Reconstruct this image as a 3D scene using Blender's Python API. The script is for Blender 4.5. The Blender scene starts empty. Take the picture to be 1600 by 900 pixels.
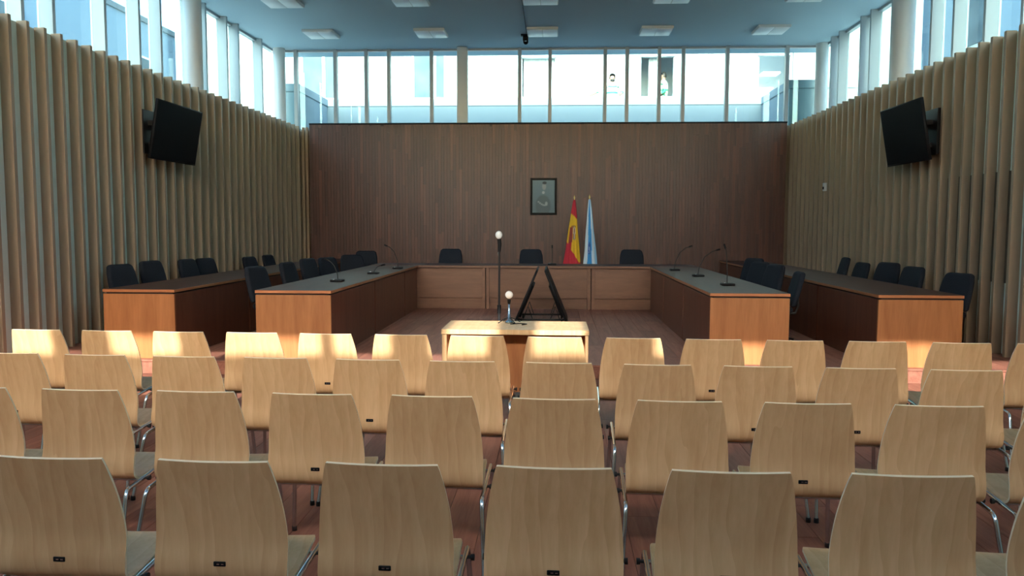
import bpy, bmesh, math, random
from mathutils import Vector, Matrix
random.seed(7)
SC = bpy.context.scene
COL = SC.collection

# ------------------------------------------------------------------ camera
F, HC = 1250.0, 1.60
YAW, PITCH, ROLL = 0.05418, 0.07824, 0.003
fwd = Vector((-math.sin(YAW)*math.cos(PITCH), math.cos(YAW)*math.cos(PITCH), -math.sin(PITCH)))
rgt = Vector((math.cos(YAW), math.sin(YAW), 0)); upv = rgt.cross(fwd)
R_ = rgt*math.cos(ROLL) + upv*math.sin(ROLL); U_ = upv*math.cos(ROLL) - rgt*math.sin(ROLL)
cd = bpy.data.cameras.new('camera'); cam = bpy.data.objects.new('camera', cd); COL.objects.link(cam)
cd.sensor_width = 36.0; cd.lens = F/1600*36.0; cd.clip_start = 0.05; cd.clip_end = 300
M = Matrix.Identity(4)
for i in range(3):
    M[i][0] = R_[i]; M[i][1] = U_[i]; M[i][2] = -fwd[i]
M[2][3] = HC
cam.matrix_world = M
SC.camera = cam

# ------------------------------------------------------------------ sky, sun, exposure
SUN_T, SUN_S = 0.518, 0.002          # tan of elevation, sideways drift
w = bpy.data.worlds.new('sky'); SC.world = w; w.use_nodes = True
nt = w.node_tree; nt.nodes.clear()
sky = nt.nodes.new('ShaderNodeTexSky'); sky.sky_type = 'NISHITA'; sky.sun_disc = False
sky.sun_elevation = math.atan(SUN_T); sky.sun_rotation = math.pi; sky.air_density = 1.0; sky.dust_density = 3.0; sky.ozone_density = 1.0
bg = nt.nodes.new('ShaderNodeBackground'); bg.inputs[1].default_value = 1.4
wo = nt.nodes.new('ShaderNodeOutputWorld')
nt.links.new(sky.outputs[0], bg.inputs[0]); nt.links.new(bg.outputs[0], wo.inputs[0])
sl = bpy.data.lights.new('sun', 'SUN'); sl.energy = 10.0; sl.angle = math.radians(0.6); sl.color = (1.0, 0.95, 0.87)
so = bpy.data.objects.new('sun', sl); COL.objects.link(so)
so.rotation_euler = Vector((SUN_S, 1, -SUN_T)).to_track_quat('-Z', 'Y').to_euler()
so.location = (0, -8, 12)
vs = SC.view_settings
SC.display_settings.display_device = 'sRGB'
vs.view_transform = 'Standard'; vs.look = 'None'; vs.gamma = 1.0; vs.use_curve_mapping = False
vs.exposure = 0.5
SC.cycles.use_denoising = True
SC.cycles.max_bounces = 12; SC.cycles.diffuse_bounces = 7; SC.cycles.transparent_max_bounces = 16
SC.cycles.sample_clamp_indirect = 8.0
SC.cycles.caustics_reflective = False; SC.cycles.caustics_refractive = False

# ------------------------------------------------------------------ materials
def new_mat(name):
    m = bpy.data.materials.new(name); m.use_nodes = True
    n = m.node_tree; b = n.nodes['Principled BSDF']
    return m, n, b
def plain(name, c, rough=0.5, metal=0.0, var=0.06, scale=6.0, bump=0.0, spec=0.5):
    m, n, b = new_mat(name)
    tc = n.nodes.new('ShaderNodeTexCoord'); no = n.nodes.new('ShaderNodeTexNoise'); no.inputs['Scale'].default_value = scale
    no.inputs['Detail'].default_value = 4
    n.links.new(tc.outputs['Object'], no.inputs['Vector'])
    mx = n.nodes.new('ShaderNodeMix'); mx.data_type = 'RGBA'
    mx.inputs[6].default_value = (*[x*(1-var) for x in c], 1); mx.inputs[7].default_value = (*[min(1, x*(1+var)) for x in c], 1)
    n.links.new(no.outputs[0], mx.inputs[0]); n.links.new(mx.outputs[2], b.inputs['Base Color'])
    b.inputs['Roughness'].default_value = rough; b.inputs['Metallic'].default_value = metal
    b.inputs['Specular IOR Level'].default_value = spec
    if bump:
        bp = n.nodes.new('ShaderNodeBump'); bp.inputs['Strength'].default_value = bump; bp.inputs['Distance'].default_value = 0.002
        n.links.new(no.outputs[0], bp.inputs['Height']); n.links.new(bp.outputs[0], b.inputs['Normal'])
    return m
def wood(name, c1, c2, stretch=(14, 14, 1), scale=2.0, rough=0.35, rnd=0.25, attr=False, objcol=False, fine=0.3, coat=0.0, spec=0.5, figure=0.0):
    """grain stretched along one axis, tone drifting from piece to piece"""
    m, n, b = new_mat(name); L = n.links.new
    tc = n.nodes.new('ShaderNodeTexCoord'); oi = n.nodes.new('ShaderNodeObjectInfo')
    mul = n.nodes.new('ShaderNodeMath'); mul.operation = 'MULTIPLY'; mul.inputs[1].default_value = 61.0
    L(oi.outputs['Random'], mul.inputs[0])
    add = n.nodes.new('ShaderNodeVectorMath'); add.operation = 'ADD'
    L(tc.outputs['Object'], add.inputs[0]); L(mul.outputs[0], add.inputs[1])
    mp = n.nodes.new('ShaderNodeMapping'); mp.inputs['Scale'].default_value = stretch
    L(add.outputs[0], mp.inputs['Vector'])
    n1 = n.nodes.new('ShaderNodeTexNoise'); n1.inputs['Scale'].default_value = scale; n1.inputs['Detail'].default_value = 5; n1.inputs['Distortion'].default_value = 0.8
    n2 = n.nodes.new('ShaderNodeTexNoise'); n2.inputs['Scale'].default_value = scale*7; n2.inputs['Detail'].default_value = 3
    L(mp.outputs[0], n1.inputs['Vector']); L(mp.outputs[0], n2.inputs['Vector'])
    av = n.nodes.new('ShaderNodeMix'); av.inputs[0].default_value = fine
    L(n1.outputs[0], av.inputs[2]); L(n2.outputs[0], av.inputs[3])
    rmp = n.nodes.new('ShaderNodeMapRange'); rmp.inputs[1].default_value = 0.32; rmp.inputs[2].default_value = 0.68
    src = av.outputs[0]
    if figure:          # cathedral figure of rotary cut veneer
        mp2 = n.nodes.new('ShaderNodeMapping'); mp2.inputs['Scale'].default_value = (1.0, 0.3, 0.22); L(add.outputs[0], mp2.inputs['Vector'])
        wv = n.nodes.new('ShaderNodeTexWave'); wv.inputs['Scale'].default_value = 5.0; wv.inputs['Distortion'].default_value = 9.0
        wv.inputs['Detail'].default_value = 2.0; wv.inputs['Detail Scale'].default_value = 1.6; wv.wave_profile = 'SAW'
        L(mp2.outputs[0], wv.inputs['Vector'])
        fm = n.nodes.new('ShaderNodeMix'); fm.inputs[0].default_value = figure
        L(av.outputs[0], fm.inputs[2]); L(wv.outputs['Fac'], fm.inputs[3]); src = fm.outputs[0]
    L(src, rmp.inputs[0])
    mx = n.nodes.new('ShaderNodeMix'); mx.data_type = 'RGBA'
    mx.inputs[6].default_value = (*c1, 1); mx.inputs[7].default_value = (*c2, 1)
    L(rmp.outputs[0], mx.inputs[0])
    hsv = n.nodes.new('ShaderNodeHueSaturation'); L(mx.outputs[2], hsv.inputs['Color'])
    vr = n.nodes.new('ShaderNodeMapRange'); vr.inputs[3].default_value = 1-rnd; vr.inputs[4].default_value = 1+rnd
    if attr:
        at = n.nodes.new('ShaderNodeAttribute'); at.attribute_name = 'tone'; L(at.outputs['Fac'], vr.inputs[0])
    elif objcol:
        sx = n.nodes.new('ShaderNodeSeparateColor'); L(oi.outputs['Color'], sx.inputs[0]); L(sx.outputs[0], vr.inputs[0])
    else:
        L(oi.outputs['Random'], vr.inputs[0])
    L(vr.outputs[0], hsv.inputs['Value'])
    L(hsv.outputs[0], b.inputs['Base Color'])
    b.inputs['Roughness'].default_value = rough; b.inputs['Coat Weight'].default_value = coat; b.inputs['Coat Roughness'].default_value = 0.15
    b.inputs['Specular IOR Level'].default_value = spec
    return m
def glass(name, tint, refl=0.08):
    m, n, b = new_mat(name); n.nodes.remove(b); L = n.links.new
    out = n.nodes['Material Output']
    tr = n.nodes.new('ShaderNodeBsdfTransparent'); tr.inputs[0].default_value = (*tint, 1)
    gl = n.nodes.new('ShaderNodeBsdfGlossy'); gl.inputs['Roughness'].default_value = 0.02
    lw = n.nodes.new('ShaderNodeLayerWeight'); lw.inputs[0].default_value = 0.5
    pw_ = n.nodes.new('ShaderNodeMath'); pw_.operation = 'POWER'; pw_.inputs[1].default_value = 5.0
    fr = n.nodes.new('ShaderNodeMath'); fr.operation = 'MULTIPLY_ADD'; fr.inputs[1].default_value = 0.9; fr.inputs[2].default_value = 0.035
    L(lw.outputs['Facing'], pw_.inputs[0]); L(pw_.outputs[0], fr.inputs[0])
    mx = n.nodes.new('ShaderNodeMixShader')
    L(fr.outputs[0], mx.inputs[0]); L(tr.outputs[0], mx.inputs[1]); L(gl.outputs[0], mx.inputs[2]); L(mx.outputs[0], out.inputs[0])
    return m
def painted(name, rough=0.7):
    m, n, b = new_mat(name)
    at = n.nodes.new('ShaderNodeAttribute'); at.attribute_name = 'Col'
    n.links.new(at.outputs['Color'], b.inputs['Base Color']); b.inputs['Roughness'].default_value = rough
    return m

MT = {}
MT['birch'] = wood('birch_veneer', (0.55, 0.328, 0.158), (0.69, 0.455, 0.245), (9, 9, 0.9), 1.1, 0.42, 0.10, fine=0.35, figure=0.16, spec=0.35)
MT['birch_edge'] = plain('birch_ply_edge', (0.90, 0.74, 0.50), 0.5, var=0.08, scale=40)
MT['chrome'] = plain('chrome_tube', (0.62, 0.65, 0.67), 0.14, 1.0, 0.03)
MT['rubber'] = plain('black_rubber', (0.012, 0.012, 0.013), 0.6)
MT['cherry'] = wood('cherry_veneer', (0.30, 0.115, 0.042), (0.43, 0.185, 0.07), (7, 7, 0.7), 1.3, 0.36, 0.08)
MT['cherry_dark'] = wood('cherry_veneer_darker', (0.115, 0.036, 0.020), (0.17, 0.06, 0.032), (7, 7, 0.7), 1.3, 0.4, 0.08, spec=0.3)  # cherry colours taken darker, for the desk front panels
MT['cherry_top'] = wood('dark_stained_top', (0.05, 0.022, 0.018), (0.08, 0.034, 0.026), (8, 1.0, 8), 1.4, 0.45, 0.08, spec=0.2)
MT['cherry_edge'] = wood('cherry_edge', (0.36, 0.135, 0.055), (0.46, 0.19, 0.08), (2, 2, 8), 1.4, 0.36, 0.06)
MT['gap'] = plain('shadow_gap', (0.03, 0.012, 0.009), 0.7)
MT['panel_back'] = wood('walnut_panel', (0.13, 0.055, 0.03), (0.19, 0.085, 0.045), (1.0, 7, 7), 1.3, 0.4, 0.08)
W1, W2 = (0.053, 0.0165, 0.0115), (0.094, 0.031, 0.020)
MT['plank'] = wood('jatoba_plank', W1, W2, (10, 10, 0.7), 1.6, 0.42, 0.5, objcol=True)
MT['plank_joined'] = wood('jatoba_plank_joined', W1, W2, (10, 10, 0.7), 1.6, 0.42, 0.5, attr=True)
MT['floor'] = wood('floor_board', (0.20, 0.078, 0.055), (0.33, 0.145, 0.10), (12, 0.8, 12), 1.5, 0.5, 0.18, spec=0.16)
MT['subfloor'] = plain('subfloor', (0.10, 0.045, 0.03), 0.6)
MT['slat'] = wood('pale_oak_slat', (0.285, 0.208, 0.135), (0.35, 0.258, 0.17), (9, 9, 0.5), 1.4, 0.5, 0.08)
MT['backing'] = plain('pale_backing_board', (0.70, 0.80, 0.70), 0.6, var=0.04, scale=2)
MT['painted_recess'] = plain('painted_recess', (0.085, 0.066, 0.045), 0.7)
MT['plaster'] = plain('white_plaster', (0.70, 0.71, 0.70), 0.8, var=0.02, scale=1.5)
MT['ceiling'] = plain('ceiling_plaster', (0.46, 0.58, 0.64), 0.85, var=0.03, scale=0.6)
MT['mullion'] = plain('grey_painted_steel', (0.40, 0.43, 0.44), 0.4, 0.0, 0.03)
MT['column'] = plain('off_white_column', (0.66, 0.66, 0.63), 0.55, var=0.03)
MT['glass'] = glass('tinted_pane', (0.69, 0.88, 0.915))
MT['clear_glass'] = glass('clear_pane', (0.97, 0.97, 0.96))
MT['blackplastic'] = plain('black_plastic', (0.006, 0.006, 0.007), 0.55, var=0.1, spec=0.15)
MT['screen'] = plain('black_screen', (0.003, 0.003, 0.004), 0.5, var=0.05, spec=0.05)
MT['blackfabric'] = plain('black_upholstery', (0.010, 0.013, 0.020), 0.85, var=0.25, scale=60, bump=0.3, spec=0.25)
MT['blacksteel'] = plain('black_steel', (0.012, 0.012, 0.013), 0.45, 0.0, spec=0.3)
MT['foam_white'] = plain('white_foam', (0.78, 0.78, 0.76), 0.9, var=0.08, scale=120, bump=0.6)
MT['lampbody'] = plain('lamp_housing', (0.62, 0.62, 0.60), 0.5)
MT['diffuser'] = plain('lamp_diffuser', (0.85, 0.87, 0.89), 0.4, var=0.02)
MT['stucco'] = plain('cream_stucco', (0.32, 0.32, 0.305), 0.9, var=0.03, scale=0.8)
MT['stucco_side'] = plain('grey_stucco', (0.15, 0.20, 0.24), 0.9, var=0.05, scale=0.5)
MT['render_wall'] = plain('terrace_render', (0.28, 0.31, 0.31), 0.9, var=0.03, scale=0.9)
MT['coping'] = plain('coping_stone', (0.30, 0.33, 0.33), 0.8, var=0.05)
MT['joint'] = plain('dark_joint', (0.10, 0.12, 0.13), 0.8)
MT['terrace'] = plain('terrace_paving', (0.45, 0.45, 0.44), 0.85, var=0.08)
MT['winframe'] = plain('white_window_frame', (0.85, 0.86, 0.86), 0.5)
MT['winglass'] = plain('mottled_window_glass', (0.09, 0.11, 0.12), 0.5, 0.0, 0.5, 2.5, spec=0.0)  # matte panes in mottled grey, no specular reflection
MT['winroom'] = plain('dim_room', (0.70, 0.73, 0.76), 0.9, var=0.05)
MT['curtain'] = plain('white_curtain', (0.85, 0.86, 0.85), 0.9)
MT['lintel'] = plain('lintel_shade', (0.42, 0.46, 0.48), 0.6)
MT['skin'] = plain('skin', (0.30, 0.17, 0.12), 0.6)
MT['hivis'] = plain('pale_work_shirt', (0.50, 0.55, 0.42), 0.8)
MT['green'] = plain('green_band', (0.03, 0.25, 0.12), 0.7)
MT['navy'] = plain('navy_trousers', (0.03, 0.06, 0.16), 0.8)
MT['hair'] = plain('dark_hair', (0.02, 0.015, 0.012), 0.6)
MT['paint'] = painted('painted_print')
MT['cloth'] = painted('flag_cloth', 0.75)
MT['frame'] = plain('dark_picture_frame', (0.012, 0.010, 0.009), 0.6, spec=0.15)
MT['brass'] = plain('brass', (0.6, 0.42, 0.16), 0.3, 1.0)
MT['bluemetal'] = plain('steel_mic_stem', (0.25, 0.33, 0.38), 0.25, 0.9)
MT['lampglow'] = plain('office_lamp_white', (0.9, 0.9, 0.9), 0.4)
nt_ = MT['lampglow'].node_tree; nt_.nodes['Principled BSDF'].inputs['Emission Color'].default_value = (1, 0.97, 0.9, 1); nt_.nodes['Principled BSDF'].inputs['Emission Strength'].default_value = 6.0

# ------------------------------------------------------------------ mesh helpers
class MB:
    """collects shapes; build() links them as one mesh object"""
    def __init__(s): s.v = []; s.f = []; s.mi = []; s.sm = []
    def add(s, vs_, fs, mi=0, smooth=False):
        o = len(s.v); s.v += [tuple(v) for v in vs_]
        for f in fs:
            s.f.append([i+o for i in f]); s.mi.append(mi); s.sm.append(smooth)
        return s
    def box(s, x0, x1, y0, y1, z0, z1, mi=0):
        vs_ = [(x, y, z) for z in (z0, z1) for y in (y0, y1) for x in (x0, x1)]
        return s.add(vs_, [(0, 2, 3, 1), (4, 5, 7, 6), (0, 1, 5, 4), (2, 6, 7, 3), (0, 4, 6, 2), (1, 3, 7, 5)], mi)
    def rbox(s, x0, x1, y0, y1, z0, z1, b=0.01, seg=2, mi=0, smooth=True, fn=None):
        bm = bmesh.new(); bmesh.ops.create_cube(bm, size=1)
        for v in bm.verts:
            v.co = Vector(((x0+x1)/2+v.co.x*(x1-x0), (y0+y1)/2+v.co.y*(y1-y0), (z0+z1)/2+v.co.z*(z1-z0)))
        bmesh.ops.bevel(bm, geom=bm.edges[:], offset=b, segments=seg, profile=0.5, affect='EDGES')
        if fn:
            bmesh.ops.subdivide_edges(bm, edges=[e for e in bm.edges if e.calc_length() > 0.1], cuts=4, use_grid_fill=True)
            for v in bm.verts: v.co = Vector(fn(v.co))
        bm.verts.index_update()
        s.add([v.co[:] for v in bm.verts], [[v.index for v in f.verts] for f in bm.faces], mi, smooth); bm.free()
        return s
    def tube(s, path, r, n=8, mi=0, cap=True):
        P = [Vector(p) for p in path]; rr = r if isinstance(r, (list, tuple)) else [r]*len(P)
        t0 = (P[1]-P[0]).normalized(); a = Vector((0, 0, 1)) if abs(t0.z) < 0.9 else Vector((1, 0, 0))
        u = t0.cross(a).normalized(); rings = []
        for i, p in enumerate(P):
            t = ((P[i+1]-p) if i == 0 else (p-P[i-1]) if i == len(P)-1 else (P[i+1]-P[i-1])).normalized()
            u = (u - t*u.dot(t)).normalized(); v = t.cross(u)
            rings.append([p+(u*math.cos(2*math.pi*k/n)+v*math.sin(2*math.pi*k/n))*rr[i] for k in range(n)])
        vs_ = [q for g in rings for q in g]; fs = []
        for i in range(len(P)-1):
            for k in range(n):
                fs.append((i*n+k, i*n+(k+1) % n, (i+1)*n+(k+1) % n, (i+1)*n+k))
        s.add(vs_, fs, mi, True)
        if cap:
            s.add(rings[0], [list(range(n))[::-1]], mi); s.add(rings[-1], [list(range(n))], mi)
        return s
    def lathe(s, prof, c=(0, 0, 0), n=16, mi=0):
        vs_ = []; fs = []
        for r, z in prof:
            for k in range(n):
                vs_.append((c[0]+r*math.cos(2*math.pi*k/n), c[1]+r*math.sin(2*math.pi*k/n), c[2]+z))
        for i in range(len(prof)-1):
            for k in range(n):
                fs.append((i*n+k, i*n+(k+1) % n, (i+1)*n+(k+1) % n, (i+1)*n+k))
        return s.add(vs_, fs, mi, True)
    def ball(s, c, rx, ry=None, rz=None, n=14, m=9, mi=0):
        ry = ry or rx; rz = rz or rx
        vs_ = []; fs = []
        for i in range(m+1):
            a = math.pi*i/m
            for k in range(n):
                b = 2*math.pi*k/n
                vs_.append((c[0]+rx*math.sin(a)*math.cos(b), c[1]+ry*math.sin(a)*math.sin(b), c[2]-rz*math.cos(a)))
        for i in range(m):
            for k in range(n):
                fs.append((i*n+k, i*n+(k+1) % n, (i+1)*n+(k+1) % n, (i+1)*n+k))
        return s.add(vs_, fs, mi, True)
    def mesh(s, name, mats):
        me = bpy.data.meshes.new(name); me.from_pydata(s.v, [], s.f)
        for m in (mats if isinstance(mats, (list, tuple)) else [mats]): me.materials.append(MT[m] if isinstance(m, str) else m)
        me.polygons.foreach_set('material_index', s.mi); me.polygons.foreach_set('use_smooth', s.sm)
        me.update()
        return me
    def build(s, name, mats, parent=None, sharp=None):
        me = s.mesh(name, mats)
        if sharp: me.set_sharp_from_angle(angle=math.radians(sharp))
        return link(name, me, parent)
def link(name, me, parent=None):
    o = bpy.data.objects.new(name, me); COL.objects.link(o)
    if parent: o.parent = parent
    return o
def tag(o, label=None, cat=None, group=None, kind=None):
    if label: o['label'] = label
    if cat: o['category'] = cat
    if group: o['group'] = group
    if kind: o['kind'] = kind
    return o
def thing(name, label, cat, loc=(0, 0, 0), rz=0.0, group=None):
    o = bpy.data.objects.new(name, None); COL.objects.link(o); o.empty_display_size = 0.1
    o.location = loc; o.rotation_euler = (0, 0, rz)
    return tag(o, label, cat, group)
def struct(name, label, mb=None, mats=None):
    if mb: o = mb.build(name, mats)
    else:
        o = bpy.data.objects.new(name, None); COL.objects.link(o)
    return tag(o, label, None, None, 'structure')
KIDS = {}
def copy_tree(o, parent=None):
    c = o.copy(); COL.objects.link(c); c.parent = parent
    for ch in list(o.children): copy_tree(ch, c)
    return c
def round_path(pts, rad=0.04, n=5):
    P = [Vector(p) for p in pts]; out = [P[0]]
    for i in range(1, len(P)-1):
        a, b, c = P[i-1], P[i], P[i+1]
        d1 = min(rad, (a-b).length*0.45); d2 = min(rad, (c-b).length*0.45)
        p = b+(a-b).normalized()*d1; q = b+(c-b).normalized()*d2
        for k in range(n+1):
            t = k/n; out.append(p*(1-t)**2+b*2*t*(1-t)+q*t*t)
    out.append(P[-1]); return out
ORD = ['first', 'second', 'third', 'fourth', 'fifth', 'sixth', 'seventh', 'eighth', 'ninth', 'tenth', 'eleventh', 'twelfth', 'thirteenth', 'fourteenth']

# ================================================================== SETTING
XL, XR = -5.70, 5.00           # slat faces
YB = 17.65                     # planked end wall
D = 0.15                       # platform height
GLX, GRX, GBY = -6.38, 5.82, 18.05
YR = -1.2
ZC, ZS = 5.50, 3.78
YE = 8.30                      # platform edge

# floor with boards
fl = struct('floor', 'reddish brown hardwood floor under the rows of chairs', MB().box(-6.4, 5.85, YR, 18.2, -0.2, -0.016), 'subfloor')
bw, bl = 0.195, 2.2
BOARD = MB().rbox(-bw/2+0.0012, bw/2-0.0012, 0.0012, bl-0.0012, -0.016, 0.0, 0.0012, 1, smooth=False).mesh('board', 'floor')
def boards(parent, x0, x1, y0, y1, z):
    n = int(math.ceil((x1-x0)/bw))
    for i in range(n):
        x = x0+bw*(i+0.5); y = y0-random.uniform(0.05, bl-0.3)
        while y < y1:
            a, b = max(y, y0), min(y+bl, y1)
            if b-a > 0.03:
                o = link('board', BOARD, parent); o.location = (x, a, z); o.scale = (1, (b-a)/bl, 1)
            y += bl
boards(fl, -5.85, 5.2, 1.0, YE-0.02, 0.0)
MB().box(-5.85, 5.2, YR, 1.0, -0.016, 0.0).build('floor_covering', 'floor', fl)

# platform
pf = struct('floor_platform', 'low wooden platform carrying the council desks', MB().box(-5.85, 5.2, YE, 18.0, 0.0, D-0.016), 'subfloor')
boards(pf, -5.85, 5.2, YE+0.03, YB, D)
for i in range(6):
    x0 = -5.85+i*1.842
    MB().rbox(x0+0.001, x0+1.841, YE-0.018, YE, 0.0, D-0.02, 0.0015, 1, smooth=False).build('riser_board', 'floor', pf)
    MB().rbox(x0+0.001, x0+1.841, YE-0.03, YE+0.03, D-0.02, D+0.0005, 0.004, 2).build('nosing', 'floor', pf)

# slat walls
WX0, WX1, WZ = -5.46, 4.935, 3.80
def slat_wall(name, label, X, sgn, y0, pitch, hatch=None):
    d, ww = 0.115, 0.05
    # sgn=+1: room lies towards +X
    xb = X - sgn*d
    wl = struct(name, label, MB().box(min(xb, xb-sgn*0.10), max(xb, xb-sgn*0.10), YR, 18.0, 0, ZS-0.012), 'backing')
    SL = MB().rbox(-d/2, d/2, 0, ww, 0, ZS-D, 0.002, 1, smooth=False).mesh('slat', 'slat')
    SF = MB().rbox(-d/2, d/2, 0, ww, 0, ZS, 0.002, 1, smooth=False).mesh('slat', 'slat')
    k = -14
    while y0+k*pitch+ww < 17.93:
        y = y0+k*pitch
        if y > 3.6:
            o = link('slat', SL if y > YE else SF, wl); o.location = (X-sgn*d/2, y, D if y > YE else 0)
        k += 1
    for q in range(3):
        xx = X+sgn*(0.04+0.085*q)
        if (sgn > 0 and xx < WX0+0.02) or (sgn < 0 and xx > WX1-0.02):
            MB().rbox(xx-0.025, xx+0.025, YB+0.17, YB+0.25, D, ZS-0.01, 0.002, 1, smooth=False).build('slat', 'slat', wl)
    a, b = sorted((xb-sgn*0.1, GLX if sgn > 0 else GRX))
    MB().box(a+0.001, b-0.001, YR, 17.9, ZS-0.11, ZS-0.013).build('ledge', 'plaster', wl)
    MB().box(a+0.001, b-0.001, YR, 17.9, -0.1, ZS-0.112).build('masonry', 'plaster', wl)
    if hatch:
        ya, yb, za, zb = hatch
        MB().box(min(xb, xb+sgn*0.012), max(xb, xb+sgn*0.012), ya, yb, za, zb).build('hatch_dark_panel', 'painted_recess', wl)  # dark panel proud of the backing, recess darkness put into its colour
    return wl
slat_wall('wall_left', 'pale vertical timber slats along the left side', XL, 1, 8.207, 0.2955)
slat_wall('wall_right', 'pale vertical timber slats along the right side', XR, -1, 9.108, 0.2827, (9.30, 11.2, 0.96, 2.23))

# planked end wall
WX0, WX1, WZ = -5.46, 4.935, 3.80
wb = struct('wall_back', 'end wall of dark reddish vertical wooden planks', MB().box(WX0, WX1, YB+0.012, YB+0.16, D, WZ), 'gap')
pw = 0.0666; ncol = int(round((WX1-WX0)/pw)); pw = (WX1-WX0)/ncol
cells = []
for i in range(ncol):
    z = D-random.uniform(0, 1.0)
    while z < WZ:
        L_ = random.uniform(0.85, 1.25); a, b = max(z, D), min(z+L_, WZ)
        if b-a > 0.05: cells.append((i, a, b, (0.25+0.3*random.random() if random.random() < 0.84 else 0.7+0.3*random.random()), random.uniform(0, 0.0025)))
        z += L_
cells.sort(key=lambda c: -(c[2]-c[1]) if (c[1]+c[2])/2 > 0.95 else 0)
PL = MB().rbox(-pw/2+0.0008, pw/2-0.0008, 0, 0.014, 0.0008, 1-0.0008, 0.001, 1, smooth=False).mesh('plank', 'plank')
for i, a, b, t, q in cells[:300]:
    o = link('plank', PL, wb); o.location = (WX0+pw*(i+0.5), YB-q, a); o.scale = (1, 1, b-a); o.color = (t, t, t, 1)
mb = MB(); tones = []
for i, a, b, t, q in cells[300:]:
    x = WX0+pw*i; mb.box(x+0.0008, x+pw-0.0008, YB-q, YB+0.013, a+0.0008, b-0.0008); tones += [t]*8
rest = mb.build('plank_field', 'plank_joined', wb); tag(rest, kind='stuff')
at = rest.data.attributes.new('tone', 'FLOAT', 'POINT'); at.data.foreach_set('value', tones)
MB().rbox(WX0-0.005, WX1+0.005, YB-0.008, YB+0.17, WZ, WZ+0.035, 0.003, 1, smooth=False).build('capping', 'blackplastic', wb)
MB().box(GLX, GRX, GBY-0.1, GBY+0.1, -0.1, 3.70).build('masonry', 'slat', wb)

# ceiling / roof, its far eave lengthened to shade the terrace wall
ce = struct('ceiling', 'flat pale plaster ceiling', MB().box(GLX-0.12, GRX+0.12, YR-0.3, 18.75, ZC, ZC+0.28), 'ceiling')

# rear wall behind the viewer, unseen, its clerestory sills shaped to place the sun patches
rw = struct('wall_rear', 'plain rear wall with high windows', MB().box(GLX, 0.78, YR-0.15, YR, -0.1, 4.19).box(0.78, GRX, YR-0.15, YR, -0.1, 4.42), 'plaster')
for a, b in ((-6.38, -5.9), (-3.72, -3.26), (-2.74, -2.50), (-1.69, -1.59), (-1.18, -0.90), (-0.49, -0.17), (0.22, 0.68), (1.05, 1.5), (2.30, 2.5), (2.62, 3.2), (3.95, 4.4), (5.5, 5.82)):
    MB().box(a, b, YR-0.15, YR, 4.15, ZC).build('shadow_pier', 'plaster', rw)  # unseen piers, added to cut the sunlight into separate patches

# clerestory windows
def fin(parent, kind, p, z0, z1):
    if kind == 'back': b = MB().rbox(p-0.038, p+0.038, GBY-0.10, GBY+0.03, z0, z1, 0.003, 1, smooth=False)
    elif kind == 'left': b = MB().rbox(GLX-0.03, GLX+0.17, p-0.03, p+0.03, z0, z1, 0.003, 1, smooth=False)
    else: b = MB().rbox(GRX-0.17, GRX+0.03, p-0.03, p+0.03, z0, z1, 0.003, 1, smooth=False)
    b.build('mullion', 'mullion', parent)
def glazing(name, label, kind, pos, lo, hi, z0):
    wn = struct(name, label)
    e = [lo]+sorted(pos)+[hi]
    for p in pos: fin(wn, kind, p, z0, ZC)
    for a, b in zip(e[:-1], e[1:]):
        if b-a < 0.12: continue
        if kind == 'back': m = MB().box(a+0.03, b-0.03, GBY-0.004, GBY+0.004, z0+0.03, ZC-0.02)
        elif kind == 'rear': m = MB().box(a+0.03, b-0.03, YR-0.10, YR-0.092, z0+0.03, ZC-0.02)
        else:
            X = GLX if kind == 'left' else GRX
            m = MB().box(X-0.004, X+0.004, a+0.03, b-0.03, z0+0.03, ZC-0.02)
        m.build('pane', 'clear_glass' if kind == 'rear' else 'glass', wn)
    for za, zb in ((z0, z0+0.04), (ZC-0.045, ZC-0.001)):
        if kind == 'back': m = MB().box(lo, hi, GBY-0.05, GBY+0.05, za, zb)
        elif kind == 'rear': m = MB().box(lo, hi, YR-0.13, YR-0.05, za, zb)
        else:
            X = GLX if kind == 'left' else GRX
            m = MB().box(X-0.05, X+0.05, lo, hi, za, zb)
        m.build('rail', 'mullion', wn)
    return wn
glazing('window_1', 'band of high windows above the planked end wall', 'back',
        [-5.85, -4.95, -4.25, -3.74, -2.78, -0.82, -0.15, 1.06, 1.54, 2.24, 2.76, 3.71, 4.99], GLX+0.06, GRX-0.06, 3.70)
glazing('window_2', 'band of high windows above the left slatted wall', 'left',
        [-0.5, 0.6, 1.7, 2.3, 3.6, 4.2, 5.4, 6.6, 7.2, 8.3, 9.21, 9.80, 10.95, 11.87, 12.53, 13.62, 14.18, 15.09, 15.65, 16.9], YR+0.05, GBY-0.06, 3.60)
glazing('window_3', 'band of high windows above the right slatted wall', 'right',
        [-0.5, 0.6, 1.7, 2.3, 3.6, 4.2, 5.4, 6.6, 7.2, 8.3, 9.1, 10.3, 11.17, 12.02, 12.72, 14.18, 15.11, 15.58, 16.73, 17.19], YR+0.05, GBY-0.06, 3.60)
glazing('window_4', 'high windows in the rear wall', 'rear', [], -6.3, 0.78, 4.19)
glazing('window_5', 'high windows in the right part of the rear wall', 'rear', [], 0.78, 5.8, 4.42)
for i, (x, y, r, lab) in enumerate(((-6.17, 17.83, 0.13, 'round off white column in the far left window corner'), (5.68, 17.83, 0.13, 'round off white column in the far right window corner'),
                               (GLX+0.30, 13.35, 0.15, 'round off white column by the left high windows'), (GRX-0.33, 13.3, 0.17, 'round off white column by the right high windows'))):
    struct('column', lab, MB().lathe([(r, 3.6), (r, ZC)], (x, y, 0), 24), 'column')
struct('column', 'flat grey post in the end wall windows', MB().rbox(-2.195, -1.965, 17.82, 17.99, 3.65, ZC, 0.01, 2), 'column')

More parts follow.
